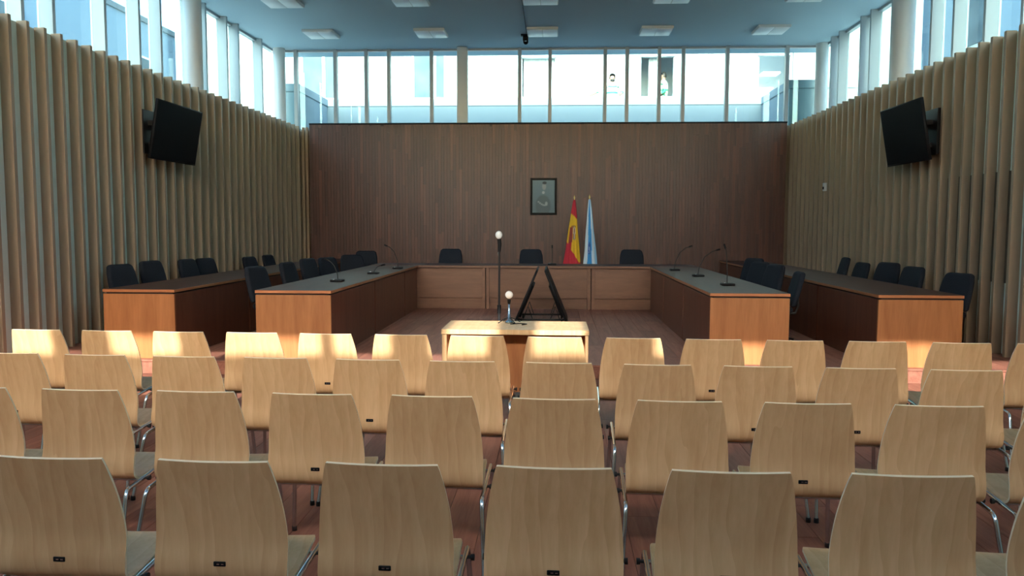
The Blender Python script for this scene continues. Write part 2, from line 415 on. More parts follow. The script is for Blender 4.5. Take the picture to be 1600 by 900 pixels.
# ================================================================== OUTSIDE
ZT = 3.55
tag(MB().box(-11.2, GLX-0.13, -6, 26, ZT-0.2, ZT).box(GRX+0.13, 10.2, -6, 26, ZT-0.2, ZT).box(GLX-0.13, GRX+0.13, GBY+0.13, 20.7, ZT-0.2, ZT).build('terrace', 'terrace'),
    'pale paved roof terrace around the hall', None, None, 'structure')
tag(MB().box(-60, 60, -40, 80, -4.2, -4.0).build('ground', 'terrace'), 'paved ground far below', None, None, 'structure')
def parapet(x0, x1, y0, y1, label, ztop=4.66):
    t = thing('terrace_wall', label, 'wall', ((x0+x1)/2, (y0+y1)/2, ZT), 0, 'terrace walls')
    ox, oy = (x0+x1)/2, (y0+y1)/2
    MB().box(x0-ox, x1-ox, y0-oy, y1-oy, 0, ztop-ZT).build('wall_body', 'render_wall', t)
    MB().box(x0-ox-0.003, x1-ox+0.003, y0-oy-0.003, y1-oy+0.003, ztop-ZT, ztop-ZT+0.018).build('joint', 'joint', t)
    MB().rbox(x0-ox-0.02, x1-ox+0.02, y0-oy-0.02, y1-oy+0.02, ztop-ZT+0.018, ztop-ZT+0.20, 0.008, 1, smooth=False).build('coping', 'coping', t)
parapet(-6.28, -5.98, 18.55, 20.9, 'pale terrace wall running away behind the left end windows')
parapet(-6.28, 5.5, 20.92, 21.2, 'long pale terrace wall behind the end windows')
parapet(5.2, 5.48, 18.85, 20.9, 'short terrace wall running away behind the right end windows')
parapet(5.2, 10.0, 18.5, 18.83, 'terrace wall reaching right beyond the corner column')

def facade_window(par, x0, x1, z0, z1, kind):
    """a recessed window in the far facade"""
    cx = (x0+x1)/2
    fr = MB().box(x0, x0+0.07, 23.10, 23.2, z0+0.06, z1-0.07).box(x1-0.07, x1, 23.10, 23.2, z0+0.06, z1-0.07).box(x0, x1, 23.10, 23.2, z1-0.07, z1).box(x0, x1, 23.10, 23.2, z0, z0+0.06)
    w_ = None
    if kind in ('closed', 'leaves'):
        fr.box(cx+0.12, cx+0.2, 23.10, 23.2, z0+0.06, z1-0.34).box(x0+0.07, x1-0.07, 23.09, 23.2, z1-0.34, z1-0.22)
        w_ = fr.build('window', 'winframe', par)
        MB().box(x0+0.05, x1-0.05, 23.15, 23.16, z0+0.05, z1-0.05).build('pane', 'winglass', w_)
        if kind == 'leaves':
            for q in range(3):
                pts = [(x0+0.15+q*0.12+0.05*math.sin(j*1.3+q), 23.19+0.0*j, z0+0.1+j*0.17) for j in range(8)]
                MB().tube(pts, 0.02, 6).build('curtain_fold', 'curtain', w_)
    else:
        w_ = fr.build('window', 'mullion', par)
        MB().box(x0+0.02, x1-0.02, 23.03, 23.22, z1-0.13, z1-0.0).build('lintel_shade', 'lintel', w_)  # grey-blue strip, the shade at the lintel put into its colour
    return w_
fb = thing('building', 'bright cream building with tall windows behind the end terrace', 'building', (0, 0, 0))
wins = [(-7.38, -6.34, 'closed'), (-4.15, -3.14, 'leaves'), (-1.05, 0.02, 'open'), (2.30, 3.34, 'open'), (5.57, 6.55, 'open')]
ZW0, ZW1 = 5.18, 6.46
edges = [-11.0]+[q for a in wins for q in a[:2]]+[10.0]
mb = MB()
for i in range(0, len(edges), 2): mb.box(edges[i], edges[i+1], 23.0, 23.3, 3.0, 9.0)
for a, b, _ in wins:
    z1 = ZW1+(0.35 if a < -3 else 0)
    mb.box(a, b, 23.0, 23.3, 3.0, ZW0).box(a, b, 23.0, 23.3, z1, 9.0)
mb.build('facade_wall', 'stucco', fb)
for x in (-5.2, -2.0, 1.2, 4.5, 7.5):
    MB().rbox(x-0.28, x-0.18, 22.94, 23.0, 3.6, 9.0, 0.01, 1, smooth=False).build('pilaster_strip', 'stucco', fb)
    MB().rbox(x+0.18, x+0.28, 22.94, 23.0, 3.6, 9.0, 0.01, 1, smooth=False).build('pilaster_strip', 'stucco', fb)
for a, b, k in wins: facade_window(fb, a, b, ZW0, ZW1+(0.35 if a < -3 else 0), k)
# the rooms behind the open windows
for a, b, k in wins[2:]:
    MB().box(a-0.7, b+0.9, 25.0, 25.1, 4.2, 7.2).box(a-0.8, a-0.7, 23.3, 26, 4.2, 7.2).box(b+0.9, b+1.0, 23.3, 26, 4.2, 7.2).box(a-0.8, b+1.0, 23.3, 26.1, 4.2, 4.3).box(a-0.8, b+1.0, 23.3, 26.1, 7.0, 7.1).build('room_shell', 'winroom', fb)
def curtain(x0, x1, y, z0, z1):
    n = 24; vs_ = []; fs = []
    for j in range(2):
        for i in range(n+1):
            u = i/n; vs_.append((x0+(x1-x0)*u, y+0.025*math.sin(u*22), z0 if j == 0 else z1))
    for i in range(n): fs.append((i, i+1, n+1+i+1, n+1+i))
    return MB().add(vs_, fs, 0, True)
curtain(-0.95, 0.0, 23.38, 5.1, 6.4).build('curtain', 'curtain', fb)
curtain(2.62, 2.92, 23.45, 5.1, 6.35).build('curtain', 'curtain', fb)
for x, z in ((6.2, 6.0), (6.0, 5.55)):
    MB().rbox(x-0.25, x+0.25, 23.9, 24.4, z, z+0.05, 0.01, 1).build('office_lamp', 'lampglow', fb)
MB().box(-11.0, 10.0, 21.25, 23.0, 3.75, 3.95).build('walkway', 'terrace', fb)

lb = thing('building', 'grey blue building wall beyond the left high windows', 'building', (0, 0, 0))
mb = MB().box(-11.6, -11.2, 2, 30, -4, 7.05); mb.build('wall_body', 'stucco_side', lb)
MB().rbox(-11.65, -11.15, 2, 30, 7.05, 7.2, 0.01, 1, smooth=False).build('coping', 'joint', lb)
for y in (15.5, 21.0, 26.0):
    f_ = MB().box(-11.19, -11.1, y, y+1.0, 4.6, 6.1).build('window', 'winframe', lb); MB().box(-11.12, -11.07, y+0.06, y+0.94, 4.66, 6.04).build('pane', 'winglass', f_)
rb = thing('building', 'tall pale building wall beyond the right high windows', 'building', (0, 0, 0))
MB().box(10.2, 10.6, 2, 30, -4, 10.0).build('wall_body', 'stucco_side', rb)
MB().box(10.18, 10.21, 2, 30, 5.55, 5.60).build('joint', 'joint', rb)
for y in (19.6, 24.6):
    f_ = MB().box(10.08, 10.21, y, y+1.3, 5.9, 8.2).build('window', 'mullion', rb); MB().box(10.05, 10.1, y+0.08, y+1.22, 6.0, 8.1).build('pane', 'winglass', f_)

# ================================================================== PEOPLE (on the far side of the terrace wall)
def person(label, loc, joints, bones, rad, head, face_dir, arms_skin, hairf):
    """joints in local metres; one skinned body, hair as a child"""
    me = bpy.data.meshes.new('person_cage'); names = list(joints)
    me.from_pydata([joints[k] for k in names], [(names.index(a), names.index(b)) for a, b in bones], [])
    o = bpy.data.objects.new('person_cage', me); COL.objects.link(o)
    sk = o.modifiers.new('skin', 'SKIN'); sk.use_smooth_shade = True
    for i, k in enumerate(names):
        sv = me.skin_vertices[0].data[i]; r = rad[k]; sv.radius = (r, r) if not isinstance(r, tuple) else r; sv.use_root = (k == 'pelvis')
    ss = o.modifiers.new('sub', 'SUBSURF'); ss.levels = 2; ss.render_levels = 2
    dg = bpy.context.evaluated_depsgraph_get()
    m2 = bpy.data.meshes.new_from_object(o.evaluated_get(dg)); m2.name = 'person'
    bpy.data.objects.remove(o)
    for k in ('skin', 'hivis', 'green', 'navy', 'hair'): m2.materials.append(MT[k])
    hc = Vector(head)
    for p in m2.polygons:
        c = p.center; p.use_smooth = True
        d = min(((c-Vector(joints[k])).length, k) for k in names)[1]
        if (d in ('head', 'top', 'neck') and (c.z > 1.475 or c.xy.length < 0.06)) or d in arms_skin: p.material_index = 0
        elif d.startswith(('pelvis', 'hip', 'knee', 'ankle', 'toe')): p.material_index = 3
        else: p.material_index = 2 if (abs((c.z*7) % 1-0.5) < 0.09 or (d.startswith('elbow') and c.z < 1.22)) else 1
    ob = link('person', m2); ob.location = loc
    tag(ob, label, 'person')
    mb = MB(); fx = Vector(face_dir).normalized()
    vs_ = []; fs = []; n, m_ = 14, 7
    for i in range(m_+1):
        a = (math.pi*0.62)*i/m_
        for k in range(n):
            b = 2*math.pi*k/n
            p = Vector((0.083*math.sin(a)*math.cos(b), 0.098*math.sin(a)*math.sin(b), 0.115*math.cos(a)))
            if p.dot(fx) > 0.03: p.z = max(p.z, 0.062+0.25*(p.dot(fx)-0.03))
            vs_.append(tuple(hc+p-fx*0.012))
    for i in range(m_):
        for k in range(n): fs.append((i*n+k, i*n+(k+1) % n, (i+1)*n+(k+1) % n, (i+1)*n+k))
    mb.add(vs_, fs, 0, True).build('hair', 'hair', ob)
    side = Vector((fx.y, -fx.x, 0))
    for s in (-1, 1):
        MB().ball(tuple(hc+fx*0.078+side*0.032*s+Vector((0, 0, 0.005))), 0.008, n=8, m=5).build('eye', 'hair', ob)
        MB().ball(tuple(hc+side*0.082*s), 0.012, 0.02, 0.03, n=8, m=5).build('ear', 'skin', ob)
    MB().ball(tuple(hc+fx*0.088-Vector((0, 0, 0.02))), 0.014, 0.014, 0.024, n=8, m=5).build('nose', 'skin', ob)
    if hairf: MB().ball(tuple(hc+fx*0.030-Vector((0, 0, 0.085))), 0.062, 0.058, 0.042, n=12, m=7).build('beard', 'hair', ob)
    MB().ball(tuple(hc+fx*0.083-Vector((0, 0, 0.058))), 0.022, 0.012, 0.007, n=10, m=5).build('mouth', 'skin', ob)
    return ob
def base_joints():
    return {'pelvis': (0, 0, 0.95), 'waist': (0, 0, 1.08), 'chest': (0, 0, 1.28), 'shoulder_mid': (0, 0, 1.42), 'neck': (0, 0, 1.50), 'head': (0, 0, 1.60), 'top': (0, 0, 1.67),
            'hip_l': (-0.10, 0, 0.88), 'knee_l': (-0.11, 0.0, 0.48), 'ankle_l': (-0.11, 0.02, 0.08), 'toe_l': (-0.12, -0.12, 0.035),
            'hip_r': (0.10, 0, 0.88), 'knee_r': (0.11, 0.0, 0.48), 'ankle_r': (0.11, 0.02, 0.08), 'toe_r': (0.12, -0.12, 0.035)}
BON = [('pelvis', 'waist'), ('waist', 'chest'), ('chest', 'shoulder_mid'), ('shoulder_mid', 'neck'), ('neck', 'head'), ('head', 'top'),
       ('pelvis', 'hip_l'), ('hip_l', 'knee_l'), ('knee_l', 'ankle_l'), ('ankle_l', 'toe_l'), ('pelvis', 'hip_r'), ('hip_r', 'knee_r'), ('knee_r', 'ankle_r'), ('ankle_r', 'toe_r'),
       ('shoulder_mid', 'sh_l'), ('sh_l', 'elbow_l'), ('elbow_l', 'wrist_l'), ('wrist_l', 'palm_l'), ('shoulder_mid', 'sh_r'), ('sh_r', 'elbow_r'), ('elbow_r', 'wrist_r'), ('wrist_r', 'palm_r')]
RAD = {'pelvis': (0.16, 0.12), 'waist': (0.145, 0.11), 'chest': (0.17, 0.12), 'shoulder_mid': (0.12, 0.09), 'neck': 0.048, 'head': (0.083, 0.098), 'top': (0.06, 0.075),
       'hip_l': 0.095, 'knee_l': 0.062, 'ankle_l': 0.042, 'toe_l': 0.035, 'hip_r': 0.095, 'knee_r': 0.062, 'ankle_r': 0.042, 'toe_r': 0.035,
       'sh_l': 0.066, 'elbow_l': 0.045, 'wrist_l': 0.03, 'palm_l': (0.038, 0.02), 'sh_r': 0.066, 'elbow_r': 0.045, 'wrist_r': 0.03, 'palm_r': (0.038, 0.02)}
def fingers(jn, bn, rd, side, palm, dirv):
    d = Vector(dirv).normalized(); s = d.cross(Vector((0, 1, 0))); s = s.normalized() if s.length > 0.1 else Vector((1, 0, 0)); p = Vector(palm)
    for q, (off, ln) in enumerate(((-0.028, 0.065), (-0.009, 0.08), (0.010, 0.075), (0.028, 0.06), (0.045, 0.045))):
        a = p+s*off+d*(0.03 if q < 4 else -0.02); b = a+d*ln*0.55+s*off*0.2; c = b+d*ln*0.4+Vector((0, 0, -0.012))
        for nm, v, r in (('fa', a, 0.010), ('fb', b, 0.009), ('fc', c, 0.008)):
            jn[f'{nm}{q}_{side}'] = tuple(v); rd[f'{nm}{q}_{side}'] = r
        bn += [(f'palm_{side}', f'fa{q}_{side}'), (f'fa{q}_{side}', f'fb{q}_{side}'), (f'fb{q}_{side}', f'fc{q}_{side}')]
# person leaning with an arm stretched out along the wall
j = base_joints(); j.update({'sh_l': (-0.19, 0, 1.41), 'elbow_l': (-0.36, -0.06, 1.26), 'wrist_l': (-0.52, -0.12, 1.16), 'palm_l': (-0.59, -0.13, 1.14),
                             'sh_r': (0.19, 0, 1.41), 'elbow_r': (0.27, -0.10, 1.20), 'wrist_r': (0.20, -0.28, 1.13), 'palm_r': (0.17, -0.35, 1.12)})
b_, r_ = list(BON), dict(RAD)
fingers(j, b_, r_, 'l', j['palm_l'], (-1, -0.2, -0.3)); fingers(j, b_, r_, 'r', j['palm_r'], (-0.3, -1, -0.1))
person('bearded person in pale work shirt with one arm stretched out behind terrace wall', (1.49, 22.0, 3.95), j, b_, r_, (0, -0.01, 1.62), (0.25, -1, 0), [k for k in j if k[:4] in ('wris', 'palm') or k[:2] in ('fa', 'fb', 'fc')], True)
# person standing in profile in the open window
j = base_joints(); j.update({'sh_l': (0.0, -0.18, 1.40), 'elbow_l': (0.02, -0.22, 1.14), 'wrist_l': (-0.18, -0.16, 1.06), 'palm_l': (-0.25, -0.15, 1.05),
                             'sh_r': (0.0, 0.18, 1.40), 'elbow_r': (0.02, 0.22, 1.14), 'wrist_r': (-0.18, 0.16, 1.06), 'palm_r': (-0.25, 0.15, 1.05)})
for s_, yy in (('l', -0.10), ('r', 0.10)):
    j['hip_'+s_] = (0, yy, 0.88); j['knee_'+s_] = (0, yy, 0.48); j['ankle_'+s_] = (0.02, yy, 0.08); j['toe_'+s_] = (-0.12, yy, 0.035)
b_, r_ = list(BON), dict(RAD)
fingers(j, b_, r_, 'l', j['palm_l'], (-1, 0, -0.2)); fingers(j, b_, r_, 'r', j['palm_r'], (-1, 0, -0.2))
person('dark haired person in pale work shirt standing sideways in the open window', (3.08, 23.75, 4.30), j, b_, r_, (-0.005, 0, 1.62), (-1, 0, 0), [k for k in j if k[:4] in ('wris', 'palm') or k[:2] in ('fa', 'fb', 'fc')], False)

# ================================================================== PLYWOOD CHAIRS
def lerp_tab(tab, x):
    for (a, va), (b, vb) in zip(tab[:-1], tab[1:]):
        if x <= b: return va+(vb-va)*(x-a)/(b-a)
    return tab[-1][1]
def shell_mesh():
    ctl = [(0.0, 0.825), (0.031, 0.71), (0.051, 0.60), (0.056, 0.52), (0.052, 0.455), (0.058, 0.412), (0.082, 0.387), (0.122, 0.376), (0.19, 0.374), (0.30, 0.387), (0.40, 0.405), (0.435, 0.404), (0.452, 0.395)]
    prof = []
    for i in range(len(ctl)-1):                       # Catmull-Rom
        p0 = Vector(ctl[max(i-1, 0)]); p1 = Vector(ctl[i]); p2 = Vector(ctl[i+1]); p3 = Vector(ctl[min(i+2, len(ctl)-1)])
        for k in range(4):
            t = k/4; prof.append(0.5*((2*p1)+(p2-p0)*t+(2*p0-5*p1+4*p2-p3)*t*t+(3*p1-p0-3*p2+p3)*t**3))
    prof.append(Vector(ctl[-1]))
    ln = [0]
    for a, b in zip(prof[:-1], prof[1:]): ln.append(ln[-1]+(b-a).length)
    T = ln[-1]
    wt = [(0, 0.184), (0.012, 0.1885), (0.08, 0.2035), (0.16, 0.2165), (0.24, 0.225), (0.32, 0.2295), (0.40, 0.2305), (0.46, 0.227), (0.52, 0.220), (0.64, 0.214), (0.79, 0.208), (T-0.03, 0.204), (T-0.008, 0.196), (T, 0.182)]
    nu = 12; th = 0.011; P = []
    for i, p in enumerate(prof):
        hw = lerp_tab(wt, ln[i]); row = []
        bow = 0.016 if ln[i] < 0.30 else max(0.0, 0.016*(1-(ln[i]-0.30)/0.12))
        dish = 0.0 if ln[i] < 0.42 else 0.006*min(1, (ln[i]-0.42)/0.1)
        for k in range(nu+1):
            u = -1+2*k/nu
            row.append(Vector((u*hw, p.x+bow*u*u, p.y+dish*u*u)))
        P.append(row)
    n = len(P)
    def nor(i, k):
        a = P[min(i+1, n-1)][k]-P[max(i-1, 0)][k]; b = P[i][min(k+1, nu)]-P[i][max(k-1, 0)]
        return a.cross(b).normalized()
    Q = [[P[i][k]+nor(i, k)*th for k in range(nu+1)] for i in range(n)]
    mb = MB(); W = nu+1
    A = [v for r in P for v in r]; B = [v for r in Q for v in r]
    fa = [(i*W+k, i*W+k+1, (i+1)*W+k+1, (i+1)*W+k) for i in range(n-1) for k in range(nu)]
    mb.add(A+B, fa+[tuple(reversed([q+n*W for q in f])) for f in fa], 0, True)
    loop = [k for k in range(W)]+[i*W+nu for i in range(1, n)]+[(n-1)*W+k for k in range(nu-1, -1, -1)]+[i*W for i in range(n-2, 0, -1)]
    for a, b in zip(loop, loop[1:]+loop[:1]):
        mb.f.append([b, a, a+n*W, b+n*W]); mb.mi.append(1); mb.sm.append(False)
    me = mb.mesh('seat_shell', ['birch', 'birch_edge'])
    bm = bmesh.new(); bm.from_mesh(me); bmesh.ops.recalc_face_normals(bm, faces=bm.faces[:]); bm.to_mesh(me); bm.free()
    me.set_sharp_from_angle(angle=math.radians(50))
    return me
def make_chair():
    t = thing('plywood_chair', 'x', 'chair')
    link('seat_shell', shell_mesh(), t)
    for s in (-1, 1):
        MB().tube(round_path([(s*0.233, -0.005, 0.360), (s*0.233, 0.10, 0.367), (s*0.229, 0.40, 0.388)], 0.04), 0.0105, 10).build('seat_rail', 'chrome', t)
        l1 = MB().tube(round_path([(s*0.233, 0.02, 0.361), (s*0.2335, -0.028, 0.356), (s*0.256, -0.135, 0.012)], 0.045, 6), 0.0105, 10).build('leg', 'chrome', t)
        MB().lathe([(0.0, 0), (0.0135, 0), (0.0135, 0.022), (0.0108, 0.026)], (s*0.256, -0.135, 0), 10).build('foot_cap', 'rubber', l1)
        l2 = MB().tube(round_path([(s*0.229, 0.36, 0.385), (s*0.229, 0.412, 0.386), (s*0.250, 0.445, 0.012)], 0.045, 6), 0.0105, 10).build('leg', 'chrome', t)
        MB().lathe([(0.0, 0), (0.0135, 0), (0.0135, 0.022), (0.0108, 0.026)], (s*0.250, 0.445, 0), 10).build('foot_cap', 'rubber', l2)
        for y, z in ((0.13, 0.369), (0.33, 0.383)):
            MB().tube([(s*0.235, y, z), (s*0.254, y, z)], 0.0065, 8).tube([(s*0.252, y, z), (s*0.2645, y, z)], [0.012, 0.013], 8).build('connector', 'rubber', t)
    MB().tube([(-0.233, 0.125, 0.360), (0.233, 0.125, 0.360)], 0.007, 8).build('crossbar', 'chrome', t)
    MB().tube([(-0.230, 0.34, 0.378), (0.230, 0.34, 0.378)], 0.009, 8).build('crossbar', 'chrome', t)
    bd = MB().rbox(-0.021, 0.021, 0.0375, 0.046, 0.450, 0.467, 0.002, 1, smooth=False).build('badge', 'blackplastic', t); tag(bd, 'small black maker plate')
    for q in (-0.009, 0.006):
        MB().box(q, q+0.009, 0.0367, 0.0377, 0.457, 0.461).build('badge_mark', 'chrome', bd)
    return t
proto = make_chair(); first = True
rows = [  # name phrase, first centre x, step, count, y at x=0, slope
    ('the row nearest the viewer', -1.6857, 0.5617, 7, 2.516, -0.002, 'chairs in the nearest row'),
    ('the second row from the viewer', -2.789, 0.5575, 10, 3.545, -0.022, 'chairs in the second row'),
    ('the third row from the viewer', -3.289, 0.552, 12, 4.483, -0.0326, 'chairs in the third row'),
    ('the farthest row by the small table', -3.815, 0.5447, 14, 5.535, -0.028, 'chairs in the farthest row')]
for nm, x0, st, n, ya, sl_, grp in rows:
    for i in range(n):
        o = proto if first else copy_tree(proto); first = False
        x = x0+st*i
        o.location = (x, ya+sl_*x+random.uniform(-0.008, 0.008), 0); o.rotation_euler = (0, 0, random.uniform(-0.012, 0.012)-0.02)
        tag(o, f'plywood chair, {ORD[i]} from left in {nm}', 'chair', grp)

# ================================================================== SMALL TABLE WITH MICROPHONE
t = thing('small_table', 'small pale wooden table in front of the farthest chair row', 'table', (-0.33, 6.835, 0))
MB().rbox(-0.61, 0.61, -0.31, 0.31, 0.70, 0.742, 0.003, 1, smooth=False).build('table_top', 'birch', t)
for s in (-1, 1):
    MB().rbox(s*0.60-0.02 if s > 0 else -0.605, 0.605 if s > 0 else -0.565, -0.30, 0.30, 0, 0.70, 0.003, 1, smooth=False).build('side_panel', 'birch', t)
MB().rbox(-0.565, 0.58, -0.10, -0.08, 0.18, 0.70, 0.002, 1, smooth=False).build('front_panel', 'cherry', t)
t = thing('table_microphone', 'short microphone with white foam ball on the small table', 'microphone', (-0.405, 7.0, 0.742))
MB().lathe([(0.0, 0), (0.035, 0), (0.035, 0.012), (0.012, 0.025), (0.011, 0.12), (0.008, 0.125), (0.008, 0.175), (0, 0.175)]).build('stem', 'bluemetal', t)
for k in range(4):
    a = k*1.6+0.5; p = Vector((math.cos(a), math.sin(a), 0))
    MB().tube([(0, 0, 0.05), tuple(p*0.05+Vector((0, 0, 0.035))), tuple(p*0.11+Vector((0, 0, 0.004)))], 0.004, 6).build('leg', 'blacksteel', t)
MB().tube([(0, 0, 0.17), (0.0, 0.0, 0.205)], [0.012, 0.016], 10).build('clip', 'blackplastic', t)
MB().ball((0, 0, 0.248), 0.034).build('foam_ball', 'foam_white', t)
MB().tube([(0.03, -0.02, 0.004), (0.07, -0.09, 0.004), (0.02, -0.12, 0.004), (0.10, -0.06, 0.004), (0.16, -0.10, 0.004), (0.12, -0.16, 0.004)], 0.004, 6).build('cable', 'blackplastic', t)
t = thing('microphone_stand', 'tall black microphone stand with pale foam ball behind the small table', 'microphone stand', (-0.535, 7.6, 0))
MB().lathe([(0, 0), (0.14, 0), (0.14, 0.012), (0.03, 0.03), (0.013, 0.05), (0.013, 0.055)], n=24).build('base', 'blacksteel', t)
MB().tube([(0, 0, 0.05), (0, 0, 0.80)], 0.013, 10).build('pole', 'blacksteel', t)
MB().tube([(0, 0, 0.80), (0, 0, 1.36)], 0.010, 10).build('upper_pole', 'blacksteel', t)
MB().tube([(0, 0, 0.76), (0, 0, 0.84)], 0.019, 10).build('clutch', 'blackplastic', t)
MB().tube([(0, 0, 1.28), (-0.012, 0, 1.345)], 0.006, 8).build('clamp', 'chrome', t)
MB().tube([(0, 0, 1.35), (0.004, 0, 1.42), (-0.002, 0, 1.47)], [0.014, 0.019, 0.02], 10).build('microphone_body', 'blackplastic', t)
MB().ball((-0.004, 0, 1.508), 0.033, 0.033, 0.038).build('foam_ball', 'foam_white', t)

# ================================================================== DESKS
def side_desk(label, x0, x1, y0, y1, inner, seams):
    """a long desk running away from the viewer; inner=+1: fronts look towards +X"""
    cx = (x0+x1)/2; t = thing('council_desk', label, 'desk', (cx, y0, D)); hx = (x1-x0)/2; L_ = y1-y0
    top = MB().rbox(-hx, hx, 0, L_, 0.717, 0.75, 0.002, 1, smooth=False, mi=0)
    o = top.build('desk_top', ['cherry_top', 'cherry_edge'], t)
    for p in o.data.polygons:
        if abs(p.normal.z) < 0.5: p.material_index = 1
    MB().box(-hx+0.03, hx-0.03, 0.025, L_-0.02, 0.70, 0.717).build('shadow_gap', 'gap', t)
    MB().rbox(-hx+0.004, hx-0.004, 0.004, 0.034, 0.0, 0.70, 0.002, 1, smooth=False).build('end_panel', 'cherry', t)
    xs = hx-0.03 if inner > 0 else -hx+0.01
    ys = [0.036]+[s-y0 for s in seams]+[L_]
    for a, b in zip(ys[:-1], ys[1:]):
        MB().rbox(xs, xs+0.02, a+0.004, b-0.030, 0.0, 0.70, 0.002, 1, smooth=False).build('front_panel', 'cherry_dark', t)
        if b < L_: MB().rbox(xs-0.008*inner, xs+0.02-0.008*inner, b-0.024, b-0.002, 0.0, 0.70, 0.001, 1, smooth=False).build('upright', 'cherry_edge', t)
        MB().rbox(-hx+0.08, hx-0.08, b-0.03, b-0.005, 0.0, 0.70, 0.001, 1, smooth=False).build('support', 'cherry', t)
    return t
side_desk('long reddish desk nearest the left slatted wall', -4.885, -4.09, 8.36, 16.4, 1, [10.5, 12.6, 14.7])
side_desk('long reddish inner desk on the left with microphones', -3.21, -2.385, 8.37, 13.74, 1, [10.5, 12.6])
side_desk('long reddish inner desk on the right with microphones', 1.615, 2.44, 8.42, 13.74, -1, [10.25, 12.1])
side_desk('long reddish desk nearest the right slatted wall', 3.31, 4.165, 8.36, 16.4, -1, [10.3, 12.3, 14.4])
t = thing('council_desk', 'wide presiding desk across the far end below the portrait', 'desk', (-0.385, 13.75, D))
o = MB().rbox(-2.825, 2.825, 0, 0.80, 0.715, 0.755, 0.002, 1, smooth=False).build('desk_top', ['cherry_top', 'panel_back'], t)
for p in o.data.polygons:
    if abs(p.normal.z) < 0.5: p.material_index = 1
for a, b in ((-2.78, -0.88), (-0.76, 0.94), (1.06, 2.78)):
    MB().rbox(a, b, 0.06, 0.08, 0.19, 0.712, 0.002, 1, smooth=False).build('front_panel', 'panel_back', t)
    MB().rbox(a, b, 0.10, 0.12, 0.0, 0.185, 0.002, 1, smooth=False).build('kick_panel', 'panel_back', t)
for x in (-0.82, 1.0):
    for q in (-0.035, 0.035):
        MB().rbox(x+q-0.028, x+q+0.028, 0.03, 0.7, 0.0, 0.713, 0.002, 1, smooth=False).build('upright', 'panel_back', t)

# desk microphones
def desk_mic(label, x, y, tip, grp, z=0.75):
    t = thing('gooseneck_microphone', label, 'microphone', (x, y, D+z), 0, grp)
    MB().rbox(-0.075, 0.075, -0.07, 0.07, 0.0, 0.028, 0.008, 2, fn=None).build('base', 'blackplastic', t)
    MB().rbox(-0.055, -0.02, -0.045, -0.02, 0.027, 0.034, 0.002, 1).build('button', 'chrome', t)
    dx, dy, dz = tip
    p = [Vector((0, 0.03, 0.026)), Vector((dx*0.05, 0.03+dy*0.05, dz*0.35)), Vector((dx*0.35, 0.03+dy*0.35, dz*0.75)), Vector((dx*0.75, 0.03+dy*0.75, dz*0.95)), Vector((dx, 0.03+dy, dz))]
    MB().tube(p, 0.0055, 8).build('gooseneck', 'blacksteel', t)
    e = (p[-1]-p[-2]).normalized()
    MB().tube([p[-1]-e*0.01, p[-1]+e*0.05], [0.011, 0.012], 10).build('capsule', 'blackplastic', t)
g = 'gooseneck microphones on the desks'
for (x, y, tip), lab in zip(((-2.69, 9.73, (-0.12, 0.0, 0.26)), (-2.60, 11.31, (0.10, 0.05, 0.12)), (-2.52, 12.67, (-0.2, 0.1, 0.36))), ('nearest the viewer', 'in the middle', 'farthest from the viewer')):
    desk_mic(f'black gooseneck microphone on the inner left desk, {lab}', x, y, tip, g)
for (x, y, tip), lab in zip(((2.03, 9.54, (-0.02, 0.05, 0.44)), (1.98, 11.2, (0.27, 0.1, 0.36)), (1.86, 12.6, (0.24, 0.1, 0.37))), ('nearest the viewer', 'in the middle', 'farthest from the viewer')):
    desk_mic(f'black gooseneck microphone on the inner right desk, {lab}', x, y, tip, g)
desk_mic('black gooseneck microphone on the far presiding desk beside the middle chair', -0.06, 14.1, (0.0, 0.05, 0.30), g, 0.756)

# ================================================================== BLACK OFFICE CHAIRS
def make_office():
    t = thing('office_chair', 'x', 'chair')
    def bend(c):          # taper towards the top, curve round the sitter
        u = (c.z-0.52)/0.44; k = 1.06-0.14*max(0, u)**2-0.22*max(0, (u-0.72)/0.28)**3
        return (c.x*k, c.y-0.11*u+0.22*c.x*c.x, c.z)
    bk = MB().rbox(-0.22, 0.22, -0.25, -0.18, 0.50, 0.95, 0.032, 3, fn=bend).build('backrest', 'blackfabric', t)
    MB().rbox(-0.24, 0.24, -0.20, 0.26, 0.42, 0.50, 0.035, 3).build('seat', 'blackfabric', t)
    MB().tube([(0, -0.05, 0.40), (0, -0.27, 0.40), (0, -0.30, 0.50), (0, -0.275, 0.72)], 0.02, 8).build('back_support', 'blacksteel', t)
    MB().lathe([(0.028, 0.08), (0.028, 0.26), (0.016, 0.26), (0.016, 0.42)]).build('gas_column', 'blacksteel', t)
    for k in range(5):
        a = 2*math.pi*k/5+0.3; c_, s_ = math.cos(a), math.sin(a)
        l = MB().tube([(0.02*c_, 0.02*s_, 0.11), (0.28*c_, 0.28*s_, 0.075)], [0.024, 0.015], 8).build('base_leg', 'blacksteel', t)
        MB().ball((0.28*c_, 0.28*s_, 0.03), 0.026, 0.026, 0.030, 8, 6).build('caster', 'blackplastic', l)
    return t
op = make_office(); first = True
def office(x, y, face, top, label, grp):
    """face: heading the sitter looks to, degrees from +Y clockwise negative"""
    global first
    o = op if first else copy_tree(op); first = False
    if abs(abs(face)-90) < 60 and abs(face) < 148: face = math.copysign(90+(abs(face)-90)*0.55, face)
    o.location = (x, y, D); o.rotation_euler = (0, 0, math.radians(face)); o.scale = (1, 1, (top-D)/0.95)
    tag(o, label, 'chair', grp)
pos = ['nearest the viewer', 'second from the viewer', 'third from the viewer', 'fourth from the viewer', 'fifth from the viewer', 'farthest from the viewer']
